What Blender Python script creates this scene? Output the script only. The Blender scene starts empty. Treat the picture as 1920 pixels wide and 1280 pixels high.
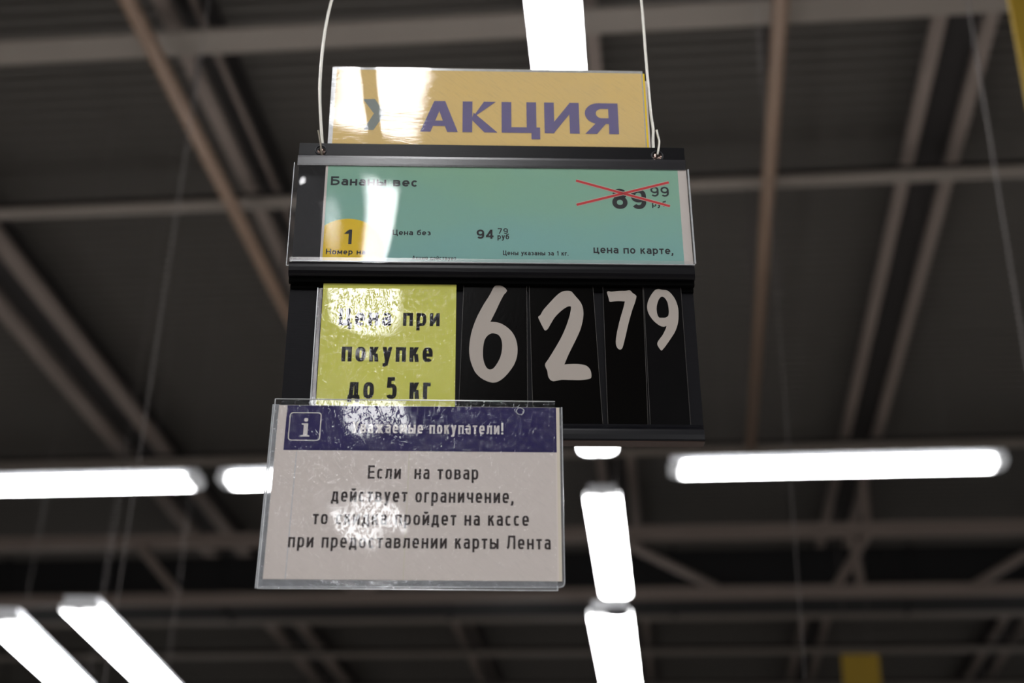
import bpy, bmesh, math, random
from mathutils import Matrix, Vector
from mathutils.geometry import tessellate_polygon
random.seed(7)
SC = bpy.context.scene
COL = SC.collection

# ------------------------------------------------------------------ camera
cd = bpy.data.cameras.new('camera')
cam = bpy.data.objects.new('camera', cd)
COL.objects.link(cam)
SC.camera = cam
cd.sensor_width = 36.0
cd.lens = 51.4
cd.clip_start = 0.05
cd.clip_end = 200
# eye height 1.6 m, looking up about 28 degrees
CW = Matrix(((0.99401, 0.03105, 0.10479), (0.10711, -0.46759, -0.87743), (0.02175, 0.88340, -0.46812)))
cam.matrix_world = Matrix.Translation((0, 0, 1.6)) @ CW.to_4x4()
cd.dof.use_dof = True
cd.dof.focus_distance = 1.065
cd.dof.aperture_fstop = 5.6

# ------------------------------------------------------------------ world, exposure
w = bpy.data.worlds.new('store_air')
SC.world = w
w.use_nodes = True
w.node_tree.nodes['Background'].inputs[0].default_value = (1.0, 0.93, 0.86, 1)
w.node_tree.nodes['Background'].inputs[1].default_value = 0.02
SC.view_settings.view_transform = 'Standard'
SC.view_settings.look = 'None'
SC.view_settings.gamma = 1
SC.view_settings.use_curve_mapping = False
SC.view_settings.exposure = 0.55
LAMP_POWER = 17.0
SC.cycles.sample_clamp_indirect = 8
SC.cycles.max_bounces = 8
SC.cycles.transparent_max_bounces = 16

# ------------------------------------------------------------------ materials
def nt(name):
    m = bpy.data.materials.new(name)
    m.use_nodes = True
    return m, m.node_tree, m.node_tree.nodes['Principled BSDF']

def link(t, a, b):
    t.links.new(a, b)

def mat(name, col, rough=0.5, metal=0.0, spec=0.5, var=0.0, vscale=20.0, stretch=(1, 1, 1), bump=0.0, bscale=200.0, bstretch=None, col2=None, bdist=0.0005):
    m, t, b = nt(name)
    b.inputs['Base Color'].default_value = (*col, 1)
    b.inputs['Roughness'].default_value = rough
    b.inputs['Metallic'].default_value = metal
    b.inputs['Specular IOR Level'].default_value = spec
    tc = t.nodes.new('ShaderNodeTexCoord')
    if var > 0 or col2:
        mp = t.nodes.new('ShaderNodeMapping')
        mp.inputs['Scale'].default_value = stretch
        link(t, tc.outputs['Object'], mp.inputs[0])
        n = t.nodes.new('ShaderNodeTexNoise')
        n.inputs['Scale'].default_value = vscale
        n.inputs['Detail'].default_value = 4
        link(t, mp.outputs[0], n.inputs['Vector'])
        r = t.nodes.new('ShaderNodeMix')
        r.data_type = 'RGBA'
        c2 = col2 if col2 else tuple(c * (1 - var) for c in col)
        r.inputs[6].default_value = (*col, 1)
        r.inputs[7].default_value = (*c2, 1)
        link(t, n.outputs['Fac'], r.inputs[0])
        link(t, r.outputs[2], b.inputs['Base Color'])
    if bump > 0:
        mp = t.nodes.new('ShaderNodeMapping')
        mp.inputs['Scale'].default_value = bstretch or (1, 1, 1)
        link(t, tc.outputs['Object'], mp.inputs[0])
        n = t.nodes.new('ShaderNodeTexNoise')
        n.inputs['Scale'].default_value = bscale
        n.inputs['Detail'].default_value = 3
        link(t, mp.outputs[0], n.inputs['Vector'])
        bp = t.nodes.new('ShaderNodeBump')
        bp.inputs['Strength'].default_value = bump
        bp.inputs['Distance'].default_value = bdist
        link(t, n.outputs['Fac'], bp.inputs['Height'])
        link(t, bp.outputs[0], b.inputs['Normal'])
    return m

def clear(name, rough=0.04, ior=1.6, haze=0.0, hcol=(0.8, 0.8, 0.82), bump=0.0, bscale=200, bstretch=(1, 1, 1), bdist=0.0005, tint=(0.96, 0.965, 0.965), scratch=0.0, scscale=60, detail=3, mask=None, plates=False):
    """thin clear film: what is not mirrored goes straight through"""
    m, t, b = nt(name)
    t.nodes.remove(b)
    out = t.nodes['Material Output']
    tr = t.nodes.new('ShaderNodeBsdfTransparent')
    tr.inputs[0].default_value = (*tint, 1)
    gl = t.nodes.new('ShaderNodeBsdfGlossy')
    gl.inputs['Roughness'].default_value = rough
    gl.inputs[0].default_value = (1, 1, 1, 1)
    df = t.nodes.new('ShaderNodeBsdfDiffuse')
    df.inputs[0].default_value = (*hcol, 1)
    fr = t.nodes.new('ShaderNodeFresnel')
    # a thin film mirrors alike from both sides (no total reflection from behind)
    ge = t.nodes.new('ShaderNodeNewGeometry')
    im = t.nodes.new('ShaderNodeMapRange')
    im.inputs[3].default_value = ior
    im.inputs[4].default_value = 1 / ior
    link(t, ge.outputs['Backfacing'], im.inputs[0])
    link(t, im.outputs[0], fr.inputs['IOR'])
    tc = t.nodes.new('ShaderNodeTexCoord')
    if bump > 0:
        mp = t.nodes.new('ShaderNodeMapping')
        mp.inputs['Scale'].default_value = bstretch
        link(t, tc.outputs['Object'], mp.inputs[0])
        n = t.nodes.new('ShaderNodeTexNoise')
        n.inputs['Scale'].default_value = bscale
        n.inputs['Detail'].default_value = detail
        n.inputs['Distortion'].default_value = 0.6
        link(t, mp.outputs[0], n.inputs['Vector'])
        bp = t.nodes.new('ShaderNodeBump')
        bp.inputs['Strength'].default_value = bump
        bp.inputs['Distance'].default_value = bdist
        if plates:      # small flat facets with steep creases between them
            pl = t.nodes.new('ShaderNodeMapRange')
            pl.interpolation_type = 'SMOOTHSTEP'
            pl.inputs[1].default_value = 0.395
            pl.inputs[2].default_value = 0.52
            link(t, n.outputs['Fac'], pl.inputs[0])
            link(t, pl.outputs[0], bp.inputs['Height'])
        else:
            link(t, n.outputs['Fac'], bp.inputs['Height'])
        link(t, bp.outputs[0], gl.inputs['Normal'])
        if mask:      # crumples lie in bands of the film: (low edge, high edge) along its height
            sx = t.nodes.new('ShaderNodeSeparateXYZ')
            link(t, tc.outputs['Object'], sx.inputs[0])
            mr = t.nodes.new('ShaderNodeMapRange')
            mr.inputs[1].default_value = mask[0]
            mr.inputs[2].default_value = mask[1]
            mr.inputs[3].default_value = mask[2]
            mr.inputs[4].default_value = mask[3]
            link(t, sx.outputs['Y'], mr.inputs[0])
            link(t, mr.outputs[0], bp.inputs['Strength'])
    m1 = t.nodes.new('ShaderNodeMixShader')
    m2 = t.nodes.new('ShaderNodeMixShader')
    m1.inputs[0].default_value = haze
    if scratch > 0:
        mp = t.nodes.new('ShaderNodeMapping')
        mp.inputs['Scale'].default_value = (1, 9, 1)
        ro = t.nodes.new('ShaderNodeMapping')
        ro.inputs['Rotation'].default_value = (0, 0, 0.75)
        link(t, tc.outputs['Object'], ro.inputs[0])
        link(t, ro.outputs[0], mp.inputs[0])
        n = t.nodes.new('ShaderNodeTexNoise')
        n.inputs['Scale'].default_value = scscale
        n.inputs['Detail'].default_value = 6
        n.inputs['Roughness'].default_value = 0.7
        link(t, mp.outputs[0], n.inputs['Vector'])
        mr = t.nodes.new('ShaderNodeMapRange')
        mr.inputs[1].default_value = 0.5
        mr.inputs[2].default_value = 0.75
        mr.inputs[3].default_value = haze
        mr.inputs[4].default_value = scratch
        link(t, n.outputs['Fac'], mr.inputs[0])
        link(t, mr.outputs[0], m1.inputs[0])
    link(t, tr.outputs[0], m1.inputs[1])
    link(t, df.outputs[0], m1.inputs[2])
    link(t, fr.outputs[0], m2.inputs[0])
    link(t, m1.outputs[0], m2.inputs[1])
    link(t, gl.outputs[0], m2.inputs[2])
    link(t, m2.outputs[0], out.inputs[0])
    return m

M = {}
M['black'] = mat('black_plastic', (0.006, 0.0055, 0.0075), 0.42, spec=0.09, var=0.3, vscale=60, stretch=(1, 18, 1), bump=0.12, bscale=500, bstretch=(0.2, 3, 1))
M['rail'] = mat('black_rail_plastic', (0.005, 0.0045, 0.006), 0.3, spec=0.14, var=0.3, vscale=90, stretch=(0.3, 8, 8), bump=0.1, bscale=600, bstretch=(0.1, 2, 2))
M['lip'] = mat('glossy_rail_lip', (0.012, 0.011, 0.014), 0.24, spec=0.6, var=0.3, vscale=90, stretch=(0.3, 8, 8), bump=0.1, bscale=600, bstretch=(0.1, 2, 2))
M['rail_bottom'] = mat('glossy_bottom_rail', (0.004, 0.004, 0.006), 0.28, spec=0.3, var=0.3, vscale=90, stretch=(0.3, 8, 8))
M['rail_shaded'] = mat('shaded_underside', (0.002, 0.002, 0.002), 0.7, spec=0.02)  # near-black colour stands in for the shade under the middle rail
M['brown'] = mat('brown_rail_base', (0.045, 0.017, 0.008), 0.5, var=0.5, vscale=400, stretch=(0.01, 1, 3))
M['cardblack'] = mat('black_card', (0.0018, 0.0014, 0.0012), 0.22, spec=0.06, bump=0.1, bscale=300)
M['cardblack2'] = mat('worn_black_card', (0.004, 0.0036, 0.004), 0.3, spec=0.05, var=0.6, vscale=50, bump=0.15, bscale=400)
M['cardedge'] = mat('card_edge', (0.045, 0.036, 0.03), 0.4, var=0.8, vscale=900)
M['digit'] = mat('numeral_print', (0.45, 0.40, 0.36), 0.6, spec=0.1, var=0.06, vscale=30)
M['paper'] = mat('white_paper', (0.70, 0.63, 0.59), 0.7, spec=0.1, var=0.08, vscale=25)
M['cream'] = mat('cream_paper_margin', (0.66, 0.60, 0.50), 0.7, spec=0.1)
M['ink'] = mat('black_ink', (0.012, 0.011, 0.013), 0.6, spec=0.2)
M['inkgrey'] = mat('dark_grey_ink', (0.028, 0.032, 0.036), 0.6, spec=0.1)
M['inkbrown'] = mat('notice_ink', (0.04, 0.03, 0.028), 0.6, spec=0.1)
M['white_ink'] = mat('white_print', (0.62, 0.58, 0.58), 0.6, spec=0.1)
M['banner'] = mat('blue_banner', (0.020, 0.013, 0.095), 0.5, spec=0.1, var=0.4, vscale=15)
M['purple'] = mat('purple_print', (0.125, 0.10, 0.36), 0.6, spec=0.1, var=0.25, vscale=60)
M['chev'] = mat('grey_green_print', (0.25, 0.30, 0.30), 0.6, spec=0.1)
M['yellow'] = mat('yellow_header_paper', (0.95, 0.66, 0.18), 0.6, spec=0.1, col2=(0.84, 0.62, 0.26), vscale=14)
M['yellow_back'] = mat('bright_yellow_paper', (0.95, 0.66, 0.05), 0.6, spec=0.1)
M['ycircle'] = mat('yellow_circle_print', (0.88, 0.60, 0.02), 0.6, spec=0.1, var=0.1, vscale=50)
M['lime'] = mat('yellow_green_card', (0.70, 0.70, 0.15), 0.6, spec=0.1, var=0.07, vscale=30)
M['red'] = mat('red_print', (0.62, 0.045, 0.05), 0.6, spec=0.1)
M['halo'] = mat('pale_halo_print', (0.62, 0.55, 0.47), 0.7, spec=0.1)
M['bluegrey'] = mat('pale_blue_line', (0.40, 0.47, 0.55), 0.7, spec=0.1)
M['yelline'] = mat('pale_yellow_line', (0.62, 0.60, 0.42), 0.7, spec=0.1)
M['wire'] = mat('galvanised_wire', (0.62, 0.60, 0.54), 0.35, metal=0.5)
M['wire_dark'] = mat('dull_wire', (0.20, 0.17, 0.13), 0.4, metal=0.4)
M['ball'] = mat('brown_metal_rivet', (0.14, 0.10, 0.085), 0.16, metal=0.9)
M['eyelet'] = mat('black_eyelet', (0.003, 0.003, 0.006), 0.4)
M['edge'] = mat('clear_plastic_edge', (0.62, 0.64, 0.66), 0.15, spec=0.8, var=0.5, vscale=200)
M['pocket'] = clear('clear_pocket_film', rough=0.02, ior=1.46, haze=0.03, scratch=0.07, scscale=90)
M['strip'] = clear('clear_pocket_fold', rough=0.2, ior=1.7, haze=0.22, hcol=(0.6, 0.56, 0.56))  # grey haze stands in for the reflection along the clear pocket fold
M['head_film'] = clear('header_laminate', rough=0.03, ior=1.46, haze=0.14, hcol=(0.8, 0.74, 0.62), bump=0.06, bscale=120, bstretch=(0.6, 3, 1), bdist=0.0004, scratch=0.22, scscale=70)
M['lime_film'] = clear('crinkled_sleeve_film', rough=0.015, ior=1.47, haze=0.0, bump=1.0, bscale=470, bstretch=(1.0, 0.5, 1), bdist=0.000055, detail=2, plates=True)
M['note_film'] = clear('scratched_sleeve_film', rough=0.02, ior=1.40, haze=0.01, bump=1.0, bscale=430, bstretch=(1.0, 0.5, 1), bdist=0.000042, plates=True, scratch=0.09, scscale=110, hcol=(0.7, 0.72, 0.8), detail=2)
M['note_clear'] = clear('sleeve_margin_film', rough=0.1, ior=1.6, haze=0.22, hcol=(0.62, 0.64, 0.68), bump=0.3, bscale=150, scratch=0.42, scscale=30)

# green watercolour print: greener at the top, bluer at the bottom of the sheet
def green_mat():
    m, t, b = nt('green_watercolour_print')
    b.inputs['Roughness'].default_value = 0.7
    b.inputs['Specular IOR Level'].default_value = 0.1
    tc = t.nodes.new('ShaderNodeTexCoord')
    sx = t.nodes.new('ShaderNodeSeparateXYZ')
    link(t, tc.outputs['Object'], sx.inputs[0])
    mp = t.nodes.new('ShaderNodeMapping')
    mp.inputs['Scale'].default_value = (8, 18, 1)
    link(t, tc.outputs['Object'], mp.inputs[0])
    n = t.nodes.new('ShaderNodeTexNoise')
    n.inputs['Scale'].default_value = 1.0
    n.inputs['Detail'].default_value = 5
    link(t, mp.outputs[0], n.inputs['Vector'])
    mr = t.nodes.new('ShaderNodeMapRange')
    mr.inputs[1].default_value = 0.045
    mr.inputs[2].default_value = -0.045
    link(t, sx.outputs['Y'], mr.inputs[0])
    ad = t.nodes.new('ShaderNodeMath')
    ad.operation = 'MULTIPLY_ADD'
    link(t, n.outputs['Fac'], ad.inputs[0])
    ad.inputs[1].default_value = 1.3
    link(t, mr.outputs[0], ad.inputs[2])
    cr = t.nodes.new('ShaderNodeValToRGB')
    cr.color_ramp.elements[0].position = 0.45
    cr.color_ramp.elements[0].color = (0.29, 0.52, 0.335, 1)
    cr.color_ramp.elements[1].position = 1.6
    cr.color_ramp.elements[1].color = (0.25, 0.49, 0.45, 1)
    sc = t.nodes.new('ShaderNodeMath')
    sc.operation = 'MULTIPLY'
    sc.inputs[1].default_value = 0.6
    link(t, ad.outputs[0], sc.inputs[0])
    cr.color_ramp.elements[0].position = 0.25
    cr.color_ramp.elements[1].position = 0.95
    link(t, sc.outputs[0], cr.inputs[0])
    link(t, cr.outputs[0], b.inputs['Base Color'])
    return m
M['green'] = green_mat()

# building
M['deck'] = mat('grey_corrugated_deck', (0.108, 0.098, 0.088), 0.55, spec=0.3, var=0.25, vscale=0.6)
M['joist'] = mat('brown_primed_steel', (0.25, 0.20, 0.172), 0.5, var=0.25, vscale=1.5)
M['web_shaded'] = mat('shaded_beam_web', (0.02, 0.017, 0.016), 0.7)  # colour darkened for the shade above and between the flanges
M['purlin'] = mat('grey_primed_steel', (0.25, 0.215, 0.185), 0.5, var=0.2, vscale=1.5)
M['pipe'] = mat('rust_painted_pipe', (0.27, 0.18, 0.125), 0.45, var=0.25, vscale=2)
M['band'] = mat('black_band', (0.004, 0.004, 0.0045), 0.7)
M['housing'] = mat('white_lamp_housing', (0.55, 0.56, 0.58), 0.4)
M['cable'] = mat('thin_steel_cable', (0.13, 0.115, 0.11), 0.5, metal=0.1)
M['floor'] = mat('store_floor', (0.50, 0.47, 0.44), 0.35, var=0.15, vscale=2)
M['wall'] = mat('store_wall', (0.42, 0.40, 0.37), 0.7, var=0.1, vscale=1)
M['yellow_sign'] = mat('yellow_sign_board', (0.42, 0.27, 0.02), 0.6, var=0.1, vscale=3)
M['hook'] = mat('dark_hook', (0.05, 0.05, 0.055), 0.4, metal=0.4)

def lamp_mat(name, half, power, tube=0.036, end=0.125):
    """diffuser over two tubes: full light over the tubes, fading towards the ends and corners"""
    m, t, b = nt(name)
    t.nodes.remove(b)
    out = t.nodes['Material Output']
    tc = t.nodes.new('ShaderNodeTexCoord')
    sx = t.nodes.new('ShaderNodeSeparateXYZ')
    link(t, tc.outputs['Object'], sx.inputs[0])
    def mth(op, a, bb=None):
        n = t.nodes.new('ShaderNodeMath')
        n.operation = op
        for i, v in enumerate((a, bb)):
            if v is None: continue
            if isinstance(v, (int, float)): n.inputs[i].default_value = v
            else: link(t, v, n.inputs[i])
        return n.outputs[0]
    ax = mth('ABSOLUTE', mth('SUBTRACT', mth('ABSOLUTE', sx.outputs['X']), tube))
    ay = mth('MAXIMUM', mth('SUBTRACT', mth('ABSOLUTE', sx.outputs['Y']), half - end), 0.0)
    d = mth('SQRT', mth('ADD', mth('MULTIPLY', ax, ax), mth('MULTIPLY', ay, ay)))
    mr = t.nodes.new('ShaderNodeMapRange')
    mr.interpolation_type = 'SMOOTHSTEP'
    mr.inputs[1].default_value = 0.045
    mr.inputs[2].default_value = 0.085
    mr.inputs[3].default_value = power
    mr.inputs[4].default_value = power * 0.013
    link(t, d, mr.inputs[0])
    em = t.nodes.new('ShaderNodeEmission')
    em.inputs[0].default_value = (0.985, 0.985, 1.0, 1)
    link(t, mr.outputs[0], em.inputs[1])
    link(t, em.outputs[0], out.inputs[0])
    return m

# ------------------------------------------------------------------ building blocks
def tagp(o, label=None, cat=None, group=None, kind=None):
    for k, v in (('label', label), ('category', cat), ('group', group), ('kind', kind)):
        if v: o[k] = v
    return o

def mesh_obj(name, verts, faces, m, parent=None, smooth=False):
    me = bpy.data.meshes.new(name)
    me.from_pydata([tuple(v) for v in verts], [], faces)
    me.update()
    if smooth:
        for p in me.polygons: p.use_smooth = True
    me.materials.append(m)
    o = bpy.data.objects.new(name, me)
    COL.objects.link(o)
    if parent: o.parent = parent
    return o

class MB:
    def __init__(s): s.v = []; s.f = []
    def box(s, x0, x1, y0, y1, z0, z1):
        b = len(s.v)
        s.v += [(x, y, z) for x in (x0, x1) for y in (y0, y1) for z in (z0, z1)]
        s.f += [(b + i for i in q) for q in ((0, 1, 3, 2), (4, 6, 7, 5), (0, 4, 5, 1), (2, 3, 7, 6), (0, 2, 6, 4), (1, 5, 7, 3))]
        return s
    def extrude_x(s, prof, x0, x1, bevel=0.0):
        """closed profile of (y, z) extruded along x"""
        b = len(s.v); n = len(prof)
        s.v += [(x0, y, z) for y, z in prof] + [(x1, y, z) for y, z in prof]
        s.f += [(b + i, b + (i + 1) % n, b + n + (i + 1) % n, b + n + i) for i in range(n)]
        s.f += [tuple(b + i for i in reversed(range(n))), tuple(b + n + i for i in range(n))]
        return s
    def extrude_y(s, prof, y0, y1):
        b = len(s.v); n = len(prof)
        s.v += [(x, y0, z) for x, z in prof] + [(x, y1, z) for x, z in prof]
        s.f += [(b + i, b + (i + 1) % n, b + n + (i + 1) % n, b + n + i) for i in range(n)]
        s.f += [tuple(b + i for i in reversed(range(n))), tuple(b + n + i for i in range(n))]
        return s
    def tube(s, pts, r, n=8):
        pts = [Vector(p) for p in pts]
        b = len(s.v)
        for i, p in enumerate(pts):
            a = pts[max(i - 1, 0)]; c = pts[min(i + 1, len(pts) - 1)]
            d = (c - a).normalized()
            u = d.cross(Vector((0.3, 0.2, 1)) if abs(d.z) < 0.9 else Vector((0.1, 1, 0.2))).normalized()
            v = d.cross(u)
            rr = r[i] if isinstance(r, (list, tuple)) else r
            s.v += [tuple(p + (u * math.cos(k * 2 * math.pi / n) + v * math.sin(k * 2 * math.pi / n)) * rr) for k in range(n)]
        for i in range(len(pts) - 1):
            for k in range(n):
                s.f.append((b + i * n + k, b + i * n + (k + 1) % n, b + (i + 1) * n + (k + 1) % n, b + (i + 1) * n + k))
        s.f += [tuple(b + k for k in reversed(range(n))), tuple(b + (len(pts) - 1) * n + k for k in range(n))]
        return s
    def torus(s, cx, cy, cz, R, r, n=24, m=8):
        b = len(s.v)
        for i in range(n):
            a = i * 2 * math.pi / n
            for k in range(m):
                t = k * 2 * math.pi / m
                s.v.append((cx + (R + r * math.cos(t)) * math.cos(a), cy + (R + r * math.cos(t)) * math.sin(a), cz + r * math.sin(t)))
        for i in range(n):
            for k in range(m):
                s.f.append((b + i * m + k, b + ((i + 1) % n) * m + k, b + ((i + 1) % n) * m + (k + 1) % m, b + i * m + (k + 1) % m))
        return s
    def dome(s, cx, cy, cz, R, h, n=20, m=6):
        b = len(s.v)
        for j in range(m):
            t = j / m * math.pi / 2
            for i in range(n):
                a = i * 2 * math.pi / n
                s.v.append((cx + R * math.cos(t) * math.cos(a), cy + R * math.cos(t) * math.sin(a), cz + h * math.sin(t)))
        s.v.append((cx, cy, cz + h)); top = len(s.v) - 1
        for j in range(m - 1):
            for i in range(n):
                s.f.append((b + j * n + i, b + j * n + (i + 1) % n, b + (j + 1) * n + (i + 1) % n, b + (j + 1) * n + i))
        for i in range(n): s.f.append((b + (m - 1) * n + i, b + (m - 1) * n + (i + 1) % n, top))
        return s
    def grid(s, x0, x1, y0, y1, nx, ny, zf, thick=0.0):
        b = len(s.v)
        for j in range(ny + 1):
            for i in range(nx + 1):
                x = x0 + (x1 - x0) * i / nx; y = y0 + (y1 - y0) * j / ny
                s.v.append((x, y, zf(x, y)))
        for j in range(ny):
            for i in range(nx):
                a = b + j * (nx + 1) + i
                s.f.append((a, a + 1, a + nx + 2, a + nx + 1))
        if thick > 0:
            k = len(s.v)
            for j in range(ny + 1):
                for i in range(nx + 1):
                    v = s.v[b + j * (nx + 1) + i]
                    s.v.append((v[0], v[1], v[2] - thick))
            for j in range(ny):
                for i in range(nx):
                    a = k + j * (nx + 1) + i
                    s.f.append((a, a + nx + 1, a + nx + 2, a + 1))
            ring = [i for i in range(nx + 1)] + [(j + 1) * (nx + 1) - 1 for j in range(1, ny + 1)] + [ny * (nx + 1) + i for i in reversed(range(nx))] + [j * (nx + 1) for j in reversed(range(1, ny))]
            for p, q in zip(ring, ring[1:] + ring[:1]): s.f.append((b + p, k + p, k + q, b + q))
        return s
    def done(s, name, m, parent=None, smooth=False, frame=None, scale=1.0, org=(0, 0, 0)):
        v = [((x - org[0]) * scale, (y - org[1]) * scale, (z - org[2]) * scale) for x, y, z in s.v]
        o = mesh_obj(name, v, [tuple(f) for f in s.f], m, parent, smooth)
        return o

# ------------------------------------------------------------------ the two hanging frames (mm in the plane of the signs)
SIGN = Matrix.Translation((-0.09497, 0.91845, 2.14296)) @ Matrix(((0.99002, -0.02988, 0.13772), (0.13809, 0.01061, -0.99036), (0.02813, 0.9995, 0.01463))).to_4x4()
NOTE = Matrix.Translation((-0.16998 * .998, 0.89487 * .998, 1.6 + 0.38796 * .998)) @ Matrix(((0.99196, -0.02618, 0.12378), (0.125, 0.05187, -0.9908), (0.01952, 0.99831, 0.05473))).to_4x4()

class Thing:
    """an Empty at the thing's base, in the frame of a sign; parts are given in mm in that frame"""
    def __init__(s, name, label, cat, frame, org, group=None):
        s.o = bpy.data.objects.new(name, None)
        s.o.empty_display_size = 0.01
        COL.objects.link(s.o)
        s.o.matrix_world = frame @ Matrix.Translation([c * 0.001 for c in org])
        s.org = org
        tagp(s.o, label, cat, group)
    def part(s, mb, name, m, smooth=False, parent=None, label=None):
        o = mb.done(name, m, parent or s.o, smooth, None, 0.001, s.org)
        if label: o['label'] = label
        return o

# ------------------------------------------------------------------ a stroke alphabet for the printed lettering
def arc(cx, cy, rx, ry, a0, a1, p=2.0, n=14):
    out = []
    for i in range(n + 1):
        a = math.radians(a0 + (a1 - a0) * i / n)
        c, s = math.cos(a), math.sin(a)
        out.append((cx + rx * math.copysign(abs(c) ** (2 / p), c), cy + ry * math.copysign(abs(s) ** (2 / p), s)))
    return out

LOW = 'абвгдежзийклмнопрстуцчыья'
WID = {'ж': 1.6, 'м': 1.2, 'ы': 1.3, 'г': .72, 'т': .85, 'с': .9, 'з': .85, 'к': .92, 'у': .95, 'ц': 1.05, 'д': 1.08, 'л': 1.0,
       'А': 1.15, 'Ж': 1.4, ' ': .5, '.': .32, ',': .32, '!': .34, '1': .75, 'Н': 1.1, 'Ц': 1.12, 'Л': 1.12, 'Б': 1.05, 'Е': .92, 'У': 1.02, 'а': .93}

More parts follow.
